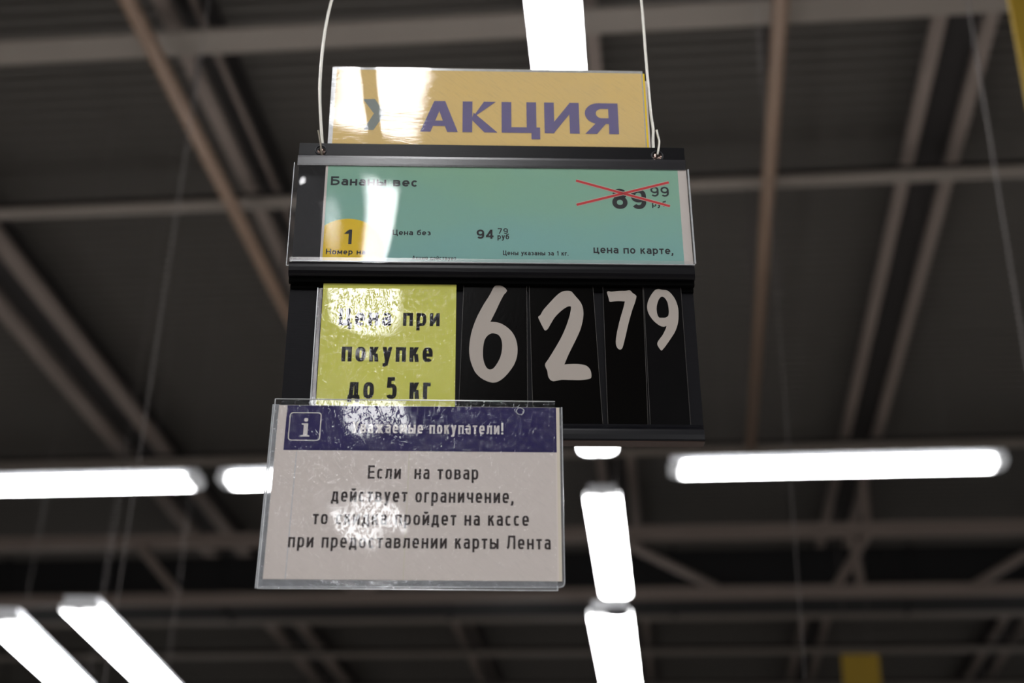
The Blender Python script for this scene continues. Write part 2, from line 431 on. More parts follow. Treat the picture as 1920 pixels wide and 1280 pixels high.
def glyph(ch, w, H, X, h, p):
    """strokes of one character: ('s', points, closed) ribbons and ('d', x0, y0, x1, y1) slanted bars. H cap height, X height of small letters, h half stroke"""
    up = not (ch in LOW)
    T = H if up else X
    L, R, B, t = h, w - h, h, T - h
    c = w / 2
    r = min((R - L) / 2, (T - 2 * h) / 2)
    S = []
    def s(*pts, closed=False): S.append(('s', list(pts), closed))
    def a(*k, closed=False, pre=(), post=()): S.append(('s', list(pre) + arc(*k, p=p) + list(post), closed))
    def d(x0, y0, x1, y1): S.append(('d', x0, y0, x1, y1))
    def bowl(y0, y1, xl=None, xr=None, st=0):    # right-hand bowl from a stem
        xl = L if xl is None else xl; xr = R if xr is None else xr
        rx = min((xr - xl) * .62, (y1 - y0) * .75); cy = (y0 + y1) / 2
        S.append(('s', [(xl, y1)] + arc(xr - rx, cy, rx, (y1 - y0) / 2, 90, -90, p=p) + [(xl, y0)], False))
    def oval(y0, y1, x0=None, x1=None):
        x0 = L if x0 is None else x0; x1 = R if x1 is None else x1
        S.append(('s', arc((x0 + x1) / 2, (y0 + y1) / 2, (x1 - x0) / 2, (y1 - y0) / 2, 0, 352, p=p, n=24), True))
    k = ch.lower() if ch in 'ЦНПКИТМЖВ' else ch
    if ch == 'о': oval(B, t)
    elif ch == 'а':
        m = T * .56
        a(c, t - T * .22, R - c, T * .22, 0, 152, pre=[(R, 0), (R, T * .3)])
        S.append(('s', arc(c, (B + m) / 2, R - c, (m - B) / 2, 0, 352, p=p, n=20), True))
    elif ch == 'б':
        oval(B, t)
        S.append(('s', [(L, T * .5), (L, T * .8), (L + w * .12, T * 1.12), (c, T * 1.22), (R - w * .08, T * 1.29), (R, T * 1.42)], False))
    elif k == 'в':
        s((L, 0), (L, T)); bowl(T * .52, t, xr=R - w * .05); bowl(B, T * .52)
    elif ch == 'г': s((L, 0), (L, t), (w, t))
    elif ch == 'д':
        s((0, B), (w, B)); s((L * .8, B), (L * .8, -T * .2)); s((w - L * .8, B), (w - L * .8, -T * .2))
        s((w * .24, B), (w * .33, t), (w - L * 1.6, t), (w - L * 1.6, B))
    elif ch == 'е':
        a(c, T / 2, R - c, T / 2 - h, 0, 318); s((L, T * .48), (R + h * .9, T * .48))
    elif k == 'ж':
        s((c, 0), (c, T))
        for sg in (-1, 1):
            d(c + sg * h * .4, T * .5, c + sg * (w / 2 - h * 1.3), T); d(c + sg * h * .4, T * .52, c + sg * (w / 2 - h * 1.2), 0)
    elif ch == 'з':
        a(c - h * .4, t - T * .2, R - c, T * .2, 150, -90); a(c, B + T * .235, R - c, T * .235, 90, -150)
    elif k in 'ий':
        s((L, 0), (L, T)); s((R, 0), (R, T)); d(L + h * .5, h * 1.2, R - h * .5, T - h * 1.2)
        if ch == 'й': S.append(('s', arc(c, T * 1.3, w * .2, T * .12, 180, 360), False))
    elif k == 'к':
        s((L, 0), (L, T)); d(L + h * .7, T * .42, R - h * .2, T); d(L + h * 2.2, T * .55, R, 0)
    elif ch in 'лЛ':
        S.append(('s', [(0, B), (L * .9, B + T * .02), (L * 1.5, T * .2), (w * .28, t), (R, t), (R, 0)], False))
    elif k == 'м':
        s((L, 0), (L, T)); s((R, 0), (R, T)); d(L + h * .3, T, c, T * .15); d(R - h * .3, T, c, T * .15)
    elif k == 'н': s((L, 0), (L, T)); s((R, 0), (R, T)); s((L, T * .5), (R, T * .5))
    elif k == 'п': s((L, 0), (L, t), (R, t), (R, 0))
    elif ch == 'р': s((L, -T * .33), (L, T)); oval(B, t)
    elif ch == 'с': a(c, T / 2, R - c, T / 2 - h, 42, 318)
    elif k == 'т': s((0, t), (w, t)); s((c, 0), (c, t))
    elif ch == 'у':
        d(L, T, c, T * .06); d(R, T, c - w * .13, -T * .27); s((w * .06, -T * .33 + h), (c - w * .1, -T * .33 + h))
    elif k == 'ц':
        xr = R - h * .9
        s((L, T), (L, B), (w, B)); s((xr, T), (xr, 0)); s((w - h * .8, B + h), (w - h * .8, -T * .2))
    elif ch == 'ч': s((R, 0), (R, T)); S.append(('s', [(L, T), (L, T * .62)] + arc(L + r, T * .62, r, T * .2, 180, 270, p=p, n=6) + [(R, T * .42)], False))
    elif ch == 'ы':
        x2 = w * .66; s((L, 0), (L, T)); bowl(B, T * .56, xr=x2); s((R, 0), (R, T))
    elif ch == 'ь': s((L, 0), (L, T)); bowl(B, T * .56)
    elif ch == 'я': s((R, 0), (R, T)); S.append(('s', [(w - x, y) for x, y in [(L, t)] + arc(R - T * .25, t - T * .24, T * .25, T * .24, 90, -90, p=p) + [(L, t - T * .48)]], False)); d(R - h, t - T * .48, L, 0)
    elif ch == 'Б': s((w * .9, t), (L, t), (L, 0)); bowl(B, T * .56)
    elif ch == 'Е': s((w, t), (L, t), (L, B), (w, B)); s((L, T * .51), (w * .93, T * .51))
    elif ch == 'У': d(L, T, c, T * .3); d(R, T, c - w * .16, 0); s((w * .1, B), (c - w * .1, B))
    elif ch == 'А': d(L, 0, c, T); d(R, 0, c, T); s((w * .22, T * .27), (w * .78, T * .27))
    elif ch == '!': s((c, T), (c, T * .28)); s((c, 0), (c, h * 2))
    elif ch == '.': s((c, 0), (c, h * 2.1))
    elif ch == ',': s((c, h * 2.1), (c, 0), (c - h * .9, -h * 2.4))
    elif ch == '1': s((R - h * .3, 0), (R - h * .3, T)); d(w * .08 + h, T * .70, R - h * .6, T * .95)
    elif ch == '4': s((w * .72, 0), (w * .72, T)); s((0, T * .27), (w, T * .27)); d(L, T * .27, w * .72, T)
    elif ch == '5': s((R, t), (L + w * .05, t), (L, T * .5)); S.append(('s', [(L, T * .55)] + arc(c - w * .03, T * .345, R - c + w * .03, T * .345 - h, 110, -150, p=p), False))
    elif ch == '7': s((0, t), (R, t)); d(R - h * .2, t, w * .36, 0)
    elif ch == '8': oval(B, T * .54); oval(T * .54, t, L + w * .05, R - w * .05)
    elif ch == '9': oval(T * .42, t); S.append(('s', [(R, T * .65), (R, T * .45)] + arc(c, T * .38, R - c, T * .38 - h, 0, -140, p=p), False))
    elif ch == '>': s((L, T), (R, c), (L, 0))
    return S

def ribbon(mb, pts, h, closed, z):
    n = len(pts)
    P = [Vector(p) for p in pts]
    b = len(mb.v)
    for i in range(n):
        if closed: a, c = P[i - 1], P[(i + 1) % n]
        else: a, c = P[max(i - 1, 0)], P[min(i + 1, n - 1)]
        d1 = (P[i] - a); d2 = (c - P[i])
        if d1.length < 1e-9: d1 = d2
        if d2.length < 1e-9: d2 = d1
        d1 = d1.normalized(); d2 = d2.normalized()
        n1 = Vector((-d1.y, d1.x)); n2 = Vector((-d2.y, d2.x))
        nn = (n1 + n2)
        if nn.length < 1e-6: nn = n1
        nn = nn.normalized()
        k = h / max(nn.dot(n1), 0.45)
        q = P[i] + nn * k; r = P[i] - nn * k
        mb.v += [(q.x, q.y, z), (r.x, r.y, z)]
    for i in range(n if closed else n - 1):
        j = (i + 1) % n
        mb.f.append((b + 2 * i, b + 2 * i + 1, b + 2 * j + 1, b + 2 * j))

def text(thing, s, x0, x1, y0, H, wt, z, m, style='arial', name='lettering', y1=None, clip=None):
    """one printed line: from x0 to x1 (mm), baseline y0, cap height H, stroke width wt*H"""
    X = H * (0.73 if style == 'arial' else 0.76)
    base = {'arial': .60, 'din': .46}[style] * H
    p = {'arial': 2.15, 'din': 2.9}[style]
    h = wt * H / 2
    gap = {'arial': .13, 'din': .16}[style] * H
    ws = []
    for ch in s:
        k = WID.get(ch, 1.0) * base
        if ch not in LOW and ch not in ' .,!': k *= 1.13 if ch.isalpha() else .95
        ws.append(k)
    tot = sum(ws) + gap * (len(s) - 1)
    k = (x1 - x0) / tot
    mb = MB()
    x = x0
    y1 = y0 if y1 is None else y1
    for i, ch in enumerate(s):
        wd = ws[i] * k
        by = y0 + (y1 - y0) * (x - x0) / (x1 - x0)
        for g in glyph(ch, wd, H, X, h, p) if ch != ' ' else []:
            if g[0] == 's':
                ribbon(mb, [(x + a, by + b) for a, b in g[1]], h, g[2], z)
            else:
                _, ax, ay, bx, b_y = g
                L = math.hypot(bx - ax, b_y - ay); hw = h * L / max(abs(b_y - ay), 1e-6)
                hw = min(hw, h * 2.2)
                q = len(mb.v)
                mb.v += [(x + ax - hw, by + ay, z), (x + ax + hw, by + ay, z), (x + bx + hw, by + b_y, z), (x + bx - hw, by + b_y, z)]
                mb.f.append((q, q + 1, q + 2, q + 3))
        x += wd + gap * k
    return thing.part(mb, name, m)

def poly(mb, loops, z):
    """filled outline with holes"""
    tri = tessellate_polygon([[Vector((x, y, 0)) for x, y in l] for l in loops])
    b = len(mb.v)
    for l in loops: mb.v += [(x, y, z) for x, y in l]
    mb.f += [tuple(b + i for i in t) for t in tri]
    return mb

def spline(pts, n=5):
    out = []
    N = len(pts)
    for i in range(N):
        p0, p1, p2, p3 = (Vector(pts[(i + k) % N]) for k in (-1, 0, 1, 2))
        # centripetal-ish: plain Catmull-Rom with softened tangents
        for j in range(n):
            t = j / n
            m1 = (p2 - p0) * 0.5; m2 = (p3 - p1) * 0.5
            L = (p2 - p1).length
            if m1.length > L: m1 = m1.normalized() * L
            if m2.length > L: m2 = m2.normalized() * L
            q = p1 * (2 * t ** 3 - 3 * t ** 2 + 1) + m1 * (t ** 3 - 2 * t ** 2 + t) + p2 * (-2 * t ** 3 + 3 * t ** 2) + m2 * (t ** 3 - t ** 2)
            out.append((q.x, q.y))
    return out

# ================================================================== THE BUILDING
def struct(o): o['kind'] = 'structure'; return o
struct(MB().box(-16, 16, -12, 30, -0.1, 0).done('floor', M['floor']))
struct(MB().box(-16.2, -16, -12, 30, 0, 7.4).done('wall_left', M['wall']))
struct(MB().box(16, 16.2, -12, 30, 0, 7.4).done('wall_right', M['wall']))
struct(MB().box(-16.2, 16.2, 30, 30.2, 0, 7.4).done('wall_far', M['wall']))
struct(MB().box(-16.2, 16.2, -12.2, -12, 0, 7.4).done('wall_back', M['wall']))
# corrugated deck: ribs run across, 0.12 m apart
v, f = [], []
ys = []
y = -12.0
while y < 30:
    ys += [(y, 7.14), (y + 0.04, 7.14), (y + 0.055, 7.1), (y + 0.095, 7.1)]
    y += 0.11
for i, (yy, zz) in enumerate(ys):
    v += [(-16, yy, zz), (16, yy, zz)]
    if i: f.append((2 * i - 2, 2 * i, 2 * i + 1, 2 * i - 1))
struct(mesh_obj('ceiling', v, f, M['deck']))

def empty(name, loc, label, cat, group=None, rz=0.0):
    o = bpy.data.objects.new(name, None)
    COL.objects.link(o)
    o.location = loc
    o.rotation_euler = (0, 0, rz)
    o.empty_display_size = 0.1
    return tagp(o, label, cat, group)

# cross purlins: an upright web with a pale bottom flange, running from wall to wall
def purlin(y, z, wdt, label, m='purlin'):
    o = empty('roof_purlin', (0, y, z), label, 'beam')
    MB().box(-15.9, 15.9, -wdt / 2, wdt / 2, 0, 0.02).done('flange', M[m], o)
    MB().box(-15.9, 15.9, 0.0, 0.02, 0.02, 0.09).done('web', M['web_shaded'], o)
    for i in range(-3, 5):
        MB().box(i * 4.4 - 0.40, i * 4.4 - 0.38, 0, 0.02, 0.09, 7.1 - z).done('strut', M['web_shaded'], o)
    return o
purlin(5.90, 6.60, 0.19, 'thick pale steel purlin crossing the top of the picture behind the yellow header card')
purlin(7.45, 6.60, 0.11, 'thin grey steel purlin running across behind the green price label')
purlin(11.45, 6.60, 0.13, 'dim steel purlin just above the row of crosswise lamps')
purlin(16.1, 6.60, 0.20, 'faint purlin first behind the black duct at the back')
purlin(17.5, 6.60, 0.20, 'faint purlin second behind the black duct at the back')
purlin(19.1, 6.60, 0.20, 'faint farthest purlin low in the picture')

# double joists: two brown flanges with a dark gap between them
def joist(x, gap, label, w1=0.075, w2=0.075):
    o = empty('roof_joist', (x, 4.0, 6.8), label, 'beam')
    MB().box(-w1 / 2, w1 / 2, 0, 22, 0, 0.05).done('flange', M['joist'], o)
    MB().box(gap - w2 / 2, gap + w2 / 2, 0, 22, 0, 0.05).done('flange', M['joist'], o)
    MB().box(w1 / 2, gap - w2 / 2, 0, 22, 0.09, 0.30).done('web', M['web_shaded'], o)  # near-black slab standing in for the shade inside the gap
    return o
joist(1.50, 0.27, 'pair of parallel brown steel joists with a dark gap, right of the sign')
o = joist(-4.90, 0.38, 'pair of broad parallel brown joists at the left edge of the picture', 0.13, 0.13)
joist(3.80, 0.27, 'pair of joists low at the right edge behind the yellow square sign')
joist(-2.62, 0.17, 'grey steel joist with a dark companion beside the rusty pipe, upper left', 0.085, 0.02)
joist(-0.62, 0.27, 'pair of joists hidden behind the hanging sign, low behind the lamps')

# sprinkler pipes
def pipe(x, z, y0, y1, r, label, x2=None):
    o = empty('sprinkler_pipe', (x, y0, z), label, 'pipe')
    MB().tube([(0, 0, 0), ((x2 - x) if x2 else 0, y1 - y0, 0)], r, 12).done('pipe_run', M['pipe'], o, True)
    for i in range(int((y1 - y0) / 2)):
        MB().box(-0.01, 0.01, i * 2 + .7, i * 2 + .72, r * .6, 7.1 - z).done('hanger', M['cable'], o)
    return o
pipe(-2.53, 6.3, 3.5, 14, 0.042, 'rusty brown pipe running back along the upper left ceiling', -2.48)
pipe(0.575, 6.3, 3.5, 10.7, 0.040, 'rusty brown pipe running back just right of the sign', 0.635)

# roof girder: a truss across the store
g = empty('roof_girder', (0, 12, 5.5), 'wide steel lattice girder crossing behind and below the crosswise lamps', 'girder')
MB().box(-15.9, 15.9, -0.06, 0.06, 0.53, 0.63).done('chord', M['joist'], g, False)
MB().box(-15.9, 15.9, -0.06, 0.06, 0.0, 0.08).done('chord', M['joist'], g)
for (xa, za, xb, zb) in ((-0.38, 5.98, 0.36, 5.58), (2.95, 5.85, 2.46, 5.56), (1.66, 6.05, 1.34, 5.56), (1.52, 6.05, 1.56, 5.56), (1.66, 6.8, 1.655, 6.05),
                         (-4.81, 6.1, -4.3, 5.56), (-3.4, 6.05, -2.7, 5.58), (-2.7, 5.58, -2.0, 6.05), (4.4, 6.05, 3.7, 5.58), (5.1, 5.58, 4.4, 6.05)):
    MB().tube([(xa, 0, za - 5.5), (xb, 0, zb - 5.5)], 0.04, 6).done('lattice_bar', M['joist'], g)
d = empty('ceiling_band', (0, 12.7, 5.66), 'long black duct crossing the ceiling behind the lattice girder', 'band')  # black box filling the dark band behind the girder
MB().box(-15.9, 15.9, 0, 0.5, 0.07, 0.52).done('band_body', M['band'], d)
for i in range(-7, 8): MB().box(i * 2.1 - 0.02, i * 2.1 + 0.02, -0.02, 0.52, 0.05, 0.54).done('flange', M['band'], d)

# ------------------------------------------------------------------ lamps
def make_lamp(L, power, label, z=4.2, wdt=0.2, end=0.125):
    hw = wdt / 2
    lm = lamp_mat('lamp_diffuser', L / 2, power, wdt * 0.22, end)
    o = empty('strip_lamp', (0, 0, 0), label, 'lamp')
    # diffuser: shallow tray with rounded corners, hangs below the housing
    pts = []
    rc = 0.035
    for cx, cy, a0 in ((hw - rc, L / 2 - rc, 0), (-hw + rc, L / 2 - rc, 90), (-hw + rc, -L / 2 + rc, 180), (hw - rc, -L / 2 + rc, 270)):
        for k in range(5):
            a = math.radians(a0 + k * 22.5)
            pts.append((cx + rc * math.cos(a), cy + rc * math.sin(a)))
    n = len(pts)
    mb = MB()
    for sc_, z_ in ((1.0, 0.030), (1.0, 0.010), (0.0, 0.0)):
        for x, yv in pts:
            if sc_ == 0.0: x, yv = x - math.copysign(0.012, x), yv - math.copysign(0.012, yv)
            mb.v.append((x, yv, z_))
    for j in range(2):
        for i in range(n): mb.f.append((j * n + i, (j + 1) * n + i, (j + 1) * n + (i + 1) % n, j * n + (i + 1) % n))
    mb.f.append(tuple(2 * n + i for i in range(n)))
    mb.done('diffuser', lm, o)
    mb = MB().box(-hw * .8, hw * .8, -L / 2 + .01, L / 2 - .01, 0.030, 0.062)
    mb.done('housing', M['housing'], o)
    for s_ in (-1, 1):
        MB().tube([(0, s_ * L * .33, 0.062), (0, s_ * L * .33, 7.1 - z)], 0.0008, 5).done('cable', M['cable'], o)
    return o

def copy_tree(o, parent=None):
    c = o.copy(); COL.objects.link(c)
    if parent: c.parent = parent
    for ch in list(o.children):
        copy_tree(ch, c)
    return c

def lamp(proto, used, x, y, z, rz, label, group=None):
    o = proto if not used else copy_tree(proto)
    o.location = (x, y, z); o.rotation_euler = (0, 0, rz)
    o['label'] = label
    if group: o['group'] = group
    return o
P0 = make_lamp(1.56, LAMP_POWER, 'x', wdt=0.165, end=0.085)
PC = make_lamp(1.50, LAMP_POWER, 'x', wdt=0.145)
lamps = [
    (-0.322, 3.32, 4.75, 0.02, 'bright strip lamp directly above the yellow header card, cut by the top edge'),
    (-0.315, 5.20, 4.2, 0.0, 'strip lamp showing only its rounded end under the black price panel'),
    (-0.325, 7.23, 4.2, 0.0, 'upright-looking strip lamp right of the notice, upper of the two below the sign'),
    (-2.95, 6.218, 4.2, math.pi / 2, 'crosswise strip lamp at the left edge of the picture'),
    (-1.37, 6.218, 4.2, math.pi / 2, 'crosswise strip lamp whose left end touches the notice edge'),
    (0.742, 6.20, 4.2, math.pi / 2, 'crosswise strip lamp right of the sign, seen whole'),
    (-0.248, 6.21, 3.3, 0.0, 'strip lamp at the bottom edge, lower of the two right of the notice'),
    (-2.35, 6.07, 3.3, 0.06, 'slanting strip lamp at bottom left, the right one of two'),
    (-2.76, 6.20, 3.3, 0.10, 'slanting strip lamp in the bottom left corner, the left one of two'),
]
for i, (x, y, z, rz, lb) in enumerate(lamps):
    o = lamp(PC if rz > 1 else P0, i not in (0, 3), x, y, z, rz, lb)
    o.name = 'strip_lamp'
    if i == 6:      # its cables pass through the gap between the lamps above it
        for ch, dy in zip([c for c in o.children if c.name.startswith('cable')], (0.43, -0.275)): ch.location.y += dy
# lamps above and behind the viewer (seen only as mirror images in the plastic of the signs)
PB = make_lamp(1.5, LAMP_POWER, 'strip lamp right above the viewer, first of the middle row', end=0.085)
PB.location = (-0.10, -0.89, 4.2)
P1 = make_lamp(1.07, LAMP_POWER, 'shorter wide strip lamp behind the viewer, next in the row', wdt=0.23, end=0.085)
P1.location = (-0.09, -2.345, 4.2)
P2 = make_lamp(0.34, LAMP_POWER, 'short square lamp behind the viewer at the end of the row', wdt=0.26, end=0.085)
P2.location = (-0.09, -3.55, 4.2)

for x in (-7.2, -4.8, -2.4, 2.3, 4.7, 7.1):  # unseen side rows, added for the general light on the signs
    for y in (-7.5, -5.0, -2.5, 0.0, 2.2):
        o = lamp(PB, True, x, y, 4.2, 0.0, 'added strip lamp out of frame in the side rows, giving general light')
        o['group'] = 'added lamps behind the viewer'
for x, ys_ in ((-9, (8.6, 14, 20)), (-6.5, (8.6, 14, 20)), (-1.5, (14, 20)), (4.4, (8.6, 14, 20)), (6.8, (8.6, 14))):  # unseen rows, added to brighten the far floor and deck
    for y in ys_:
        o = lamp(PB, True, x, y, 4.2, 0.0, 'added strip lamp out of the frame, brightening the far ceiling')
        o['group'] = 'added lamps of the outer rows'

# dark hook between the two lamps right of the notice
hk = empty('lamp_hook', (-0.215, 5.36, 3.29), 'small dark round hook at the head of the bottom strip lamp', 'hook')
MB().torus(0, 0, 0.0, 0.035, 0.012, 18, 6).done('ring', M['hook'], hk, True)

# faint hanging wires of other signs
def hwire(x, y, z0, r, label):
    o = empty('hanging_cable', (x, y, 7.1), label, 'cable')
    MB().tube([(0, 0, 0), (0, 0, z0 - 7.1)], r, 6).done('cable', M['cable'], o)
hwire(-1.22, 3.0, 1.6, 0.0011, 'faint thin cable hanging left of the sign down to the slanting lamps')
hwire(0.795, 3.0, 2.4, 0.0026, 'pale thin cable hanging at the right edge of the picture')
hwire(0.26, 3.0, 2.4, 0.0006, 'very faint thin cable hanging just right of the sign')

# yellow hanging signs
o = empty('hanging_sign', (0.98, 3.0, 4.35), 'yellow sign board cut by the right edge at the top', 'sign')
MB().box(-0.085, 0.6, -0.01, 0.01, -0.72, 0.6).done('board', M['yellow_sign'], o)
MB().box(-0.06, 0.605, -0.014, 0.014, 0.6, 0.62).done('top_bar', M['hook'], o)
for x in (0.05, 0.5): MB().tube([(x, 0, 0.62), (x, 0, 2.75)], 0.004, 5).done('cable', M['cable'], o)
o = empty('hanging_sign', (1.49, 12.0, 4.85), 'small square yellow sign at the bottom edge, lower right', 'sign')
MB().box(-0.145, 0.155, -0.01, 0.01, -0.16, 0.15).done('board', M['yellow_sign'], o)
for x in (-0.1, 0.1): MB().tube([(x, 0, 0.15), (x, 0, 2.25)], 0.004, 5).done('cable', M['cable'], o)

# ================================================================== THE HANGING PRICE SIGN
H0 = Thing('price_holder', 'black plastic price holder with three horizontal rails hanging on two wires', 'sign holder', SIGN, (-30, 118, 0))
# back boards
H0.part(MB().grid(-177, 117.5, 6, 102, 1, 1, lambda x, y: -0.2, 2.0), 'upper_board', M['black'])
H0.part(MB().grid(-176.7, 116.5, -121, -4, 1, 1, lambda x, y: 0, 2.2), 'lower_board', M['black'])
# top rail
rail = H0.part(MB().extrude_x([(116.2, 0.6), (116.2, 2.2), (103.5, 2.2), (103.3, 3.0), (95.5, 3.0), (95.5, 0.6)], -177.6, 117.6), 'top_rail', M['rail'])
H0.part(MB().extrude_x([(103.4, 3.0), (103.2, 5.2), (101.6, 6.6), (99.5, 6.9), (94.2, 6.9), (92.5, 6.8), (92.5, 6.2), (99, 6.1), (101, 5.4), (102, 3.0)], -177.4, 117.0), 'rail_lip', M['lip'], label='shiny protruding lip of the top rail')
for hx, hy in ((-161.0, 109.6), (96.4, 108.2)):
    ey = H0.part(MB().torus(hx, hy, 2.3, 4.0 if hx < 0 else 4.2, 0.75), 'eyelet', M['eyelet'], True)
    H0.part(MB().dome(hx + (0.6 if hx < 0 else -0.3), hy - (1.4 if hx < 0 else 1.0), 2.2, 3.4 if hx < 0 else 4.1, 1.4), 'rivet', M['ball'], True, parent=ey, label='brown shiny metal rivet')
# middle rail: rounded front, underside and inner lip coloured black for the shade there
fr = [(5.4, 5.0), (5.4, 8.6), (3.5, 9.4), (1.0, 9.8), (-2.0, 9.6), (-4.2, 8.9), (-5.4, 7.6), (-5.4, 1.0), (3, 0.2)]
H0.part(MB().extrude_x(fr, -177.6, 117.2), 'middle_rail', M['rail'], False)
H0.part(MB().box(-176.0, 116.6, -12.5, -4.2, 0.2, 1.6), 'inner_lip', M['rail_shaded'])
H0.part(MB().box(-177.4, 117.0, -9.1, -5.3, 1.7, 5.2), 'shaded_underside', M['rail_shaded'])
# bottom rail with brown ridged underside
fr = [(-120.6, 0.5), (-120.6, 4.0), (-122.8, 5.2), (-125.5, 8.0), (-126.4, 8.5), (-127.6, 8.8), (-130.5, 9.0), (-134.0, 8.9), (-135.6, 8.4), (-135.6, 0.5)]
H0.part(MB().extrude_x(fr, -177.2, 115.3), 'bottom_rail', M['rail_bottom'])
mb = MB()
prof = [(-135.6, 0.4)]
z = 0.4
while z < 8.2:
    prof += [(-136.1, z + 0.1), (-136.1, z + 0.8), (-135.8, z + 1.0)]
    z += 1.1
prof += [(-135.6, z)]
b0 = len(prof)
mb.extrude_x(prof, -177.0, 114.9)
H0.part(mb, 'ridged_underside', M['brown'], label='brown ridged underside strip')
# clear pocket over the upper board
PK = Thing('clear_pocket', 'clear plastic pocket over the green price label, between top and middle rail', 'plastic pocket', SIGN, (-30, 6, 7))
def pocket_z(x, y):
    u = (x + 179) / 297; vv = (y - 5) / 90
    return 7.3 + (0.03 + 0.52 * (1 - vv)) * math.exp(-((x + 116) / 22) ** 2) + 0.10 * math.sin(u * 24 + 2.5 * vv) - .20 * math.exp(-((x + 168) / 7) ** 2 - ((y - 76) / 7) ** 2)
PK.part(MB().grid(-179.4, 118.0, 4.4, 92.3, 90, 30, pocket_z), 'front_film', M['pocket'], True)
PK.part(MB().grid(-177.6, 117.6, 6.2, 10.2, 1, 1, lambda x, y: 7.9), 'bottom_fold', M['strip'], label='clear folded lower edge, paled to look reflecting')
PK.part(MB().box(-179.9, -179.3, 3.2, 94.2, 6.9, 7.7), 'edge', M['edge'])
PK.part(MB().box(117.9, 119.0, 8.2, 92.2, 6.6, 7.9), 'edge', M['edge'])
PK.part(MB().box(-179.9, -177.9, 2.9, 3.5, 6.9, 7.7), 'edge', M['edge'])
PK.part(MB().box(-177.5, 118.0, 6.6, 7.2, 7.9, 8.2), 'edge', M['edge'])

# green price label
G = Thing('price_label', 'green paper price label behind clear plastic with a crossed out price', 'price label', SIGN, (-20, 50, 6))
def gz(x, y): return 6.0 + 0.15 * math.sin(x * .05)
G.part(MB().grid(-156.0, 117.2, 8, 94, 1, 1, lambda x, y: 5.9, 0.2), 'sheet', M['paper'])
G.part(MB().grid(-154.2, 110.6, 8, 94, 1, 1, lambda x, y: 6.0), 'green_print', M['green'])
ci = [(-136.7 + 27.5 * math.cos(a), 17.5 + 27.5 * math.sin(a)) for a in [math.radians(k * 5) for k in range(72)]]
ci = [(max(x, -154.1), max(y, 8.2)) for x, y in ci]
cc = []
for q in ci:
    if not cc or (abs(q[0] - cc[-1][0]) + abs(q[1] - cc[-1][1])) > 1e-4: cc.append(q)
G.part(poly(MB(), [cc], 6.06), 'yellow_circle', M['ycircle'], label='yellow printed circle')
gi = M['inkgrey']
zt = 6.12
text(G, 'Бананы вес', -151.5, -86.2, 74.9, 8.0, .19, zt, gi, y1=74.2)
text(G, '1', -139.6, -133.2, 22.8, 12.6, .19, zt, gi)
text(G, 'Номер на', -151.9, -122.8, 13.8, 4.7, .19, zt, gi)
text(G, 'Цена без', -103.8, -75.7, 31.1, 4.7, .18, zt, gi)
text(G, '94', -41.9, -29.4, 28.7, 8.0, .19, zt, M['ink'])
text(G, '79', -26.3, -18.8, 33.2, 4.9, .165, zt, gi)
text(G, 'руб', -26.5, -17.9, 28.4, 4.7, .165, zt, gi)
text(G, 'Цены указаны за 1 кг.', -22.5, 25.6, 14.8, 3.9, .17, zt, gi)
text(G, 'цена по карте,', 44.1, 103.0, 17.3, 6.6, .17, zt, gi, y1=16.9)
text(G, '89', 59.7, 85.3, 56.6, 18.2, .19, zt, M['ink'])
text(G, '99', 88.9, 102.8, 68.0, 9.0, .16, zt, gi)
text(G, 'руб', 89.5, 100.4, 58.9, 5.2, .165, zt, gi)
text(G, 'Акция действует', -88.9, -56.7, 9.9, 3.5, .14, zt, gi)
for nm, hh, zz, m_ in (('strike_halo', 1.45, 6.15, M['halo']), ('red_strike', 1.0, 6.18, M['red'])):
    mb = MB()
    ribbon(mb, [(33.0, 81.7), (102.9, 59.4)], hh, False, zz)
    ribbon(mb, [(32.8, 59.7), (103.3, 81.1)], hh, False, zz)
    G.part(mb, nm, m_, label='red strike cross' if 'red' in nm else None)

# header card
HC = Thing('header_card', 'yellow laminated header card with purple letters standing on the top rail', 'card', SIGN, (-34, 116, 0))
def hz(x, y):
    u = (x + 157) / 246; vv = (y - 116) / 77
    return -0.6 + 0.17 * math.tanh((x + 124 - (160 - y) * .12) / 5.0) + 0.00015 * (min(x + 118, 0)) ** 2 + 0.03 * math.sin(y * .16 + x * .05)
def hz_(dz): return lambda x, y: hz(x, y) + dz
HC.part(MB().grid(-156.6, 89.5, 104, 193.0, 60, 20, hz_(-.35), 0.5), 'laminate_back', M['edge'])
HC.part(MB().grid(-153.2, 88.6, 104, 190.6, 60, 20, hz_(-.2)), 'yellow_sheet', M['yellow'], True)
HC.part(MB().grid(-156.6, 88.9, 104, 193.2, 90, 40, hz_(.25)), 'laminate_film', M['head_film'], True)
HC.part(MB().box(88.9, 91.2, 104, 191.2, -1.8, -1.5), 'rear_sheet', M['yellow_back'], label='bright yellow second sheet showing at the right edge')
HC.part(MB().box(90.2, 92.6, 104, 184.2, -2.3, -2.0), 'backing_sheet', M['paper'])
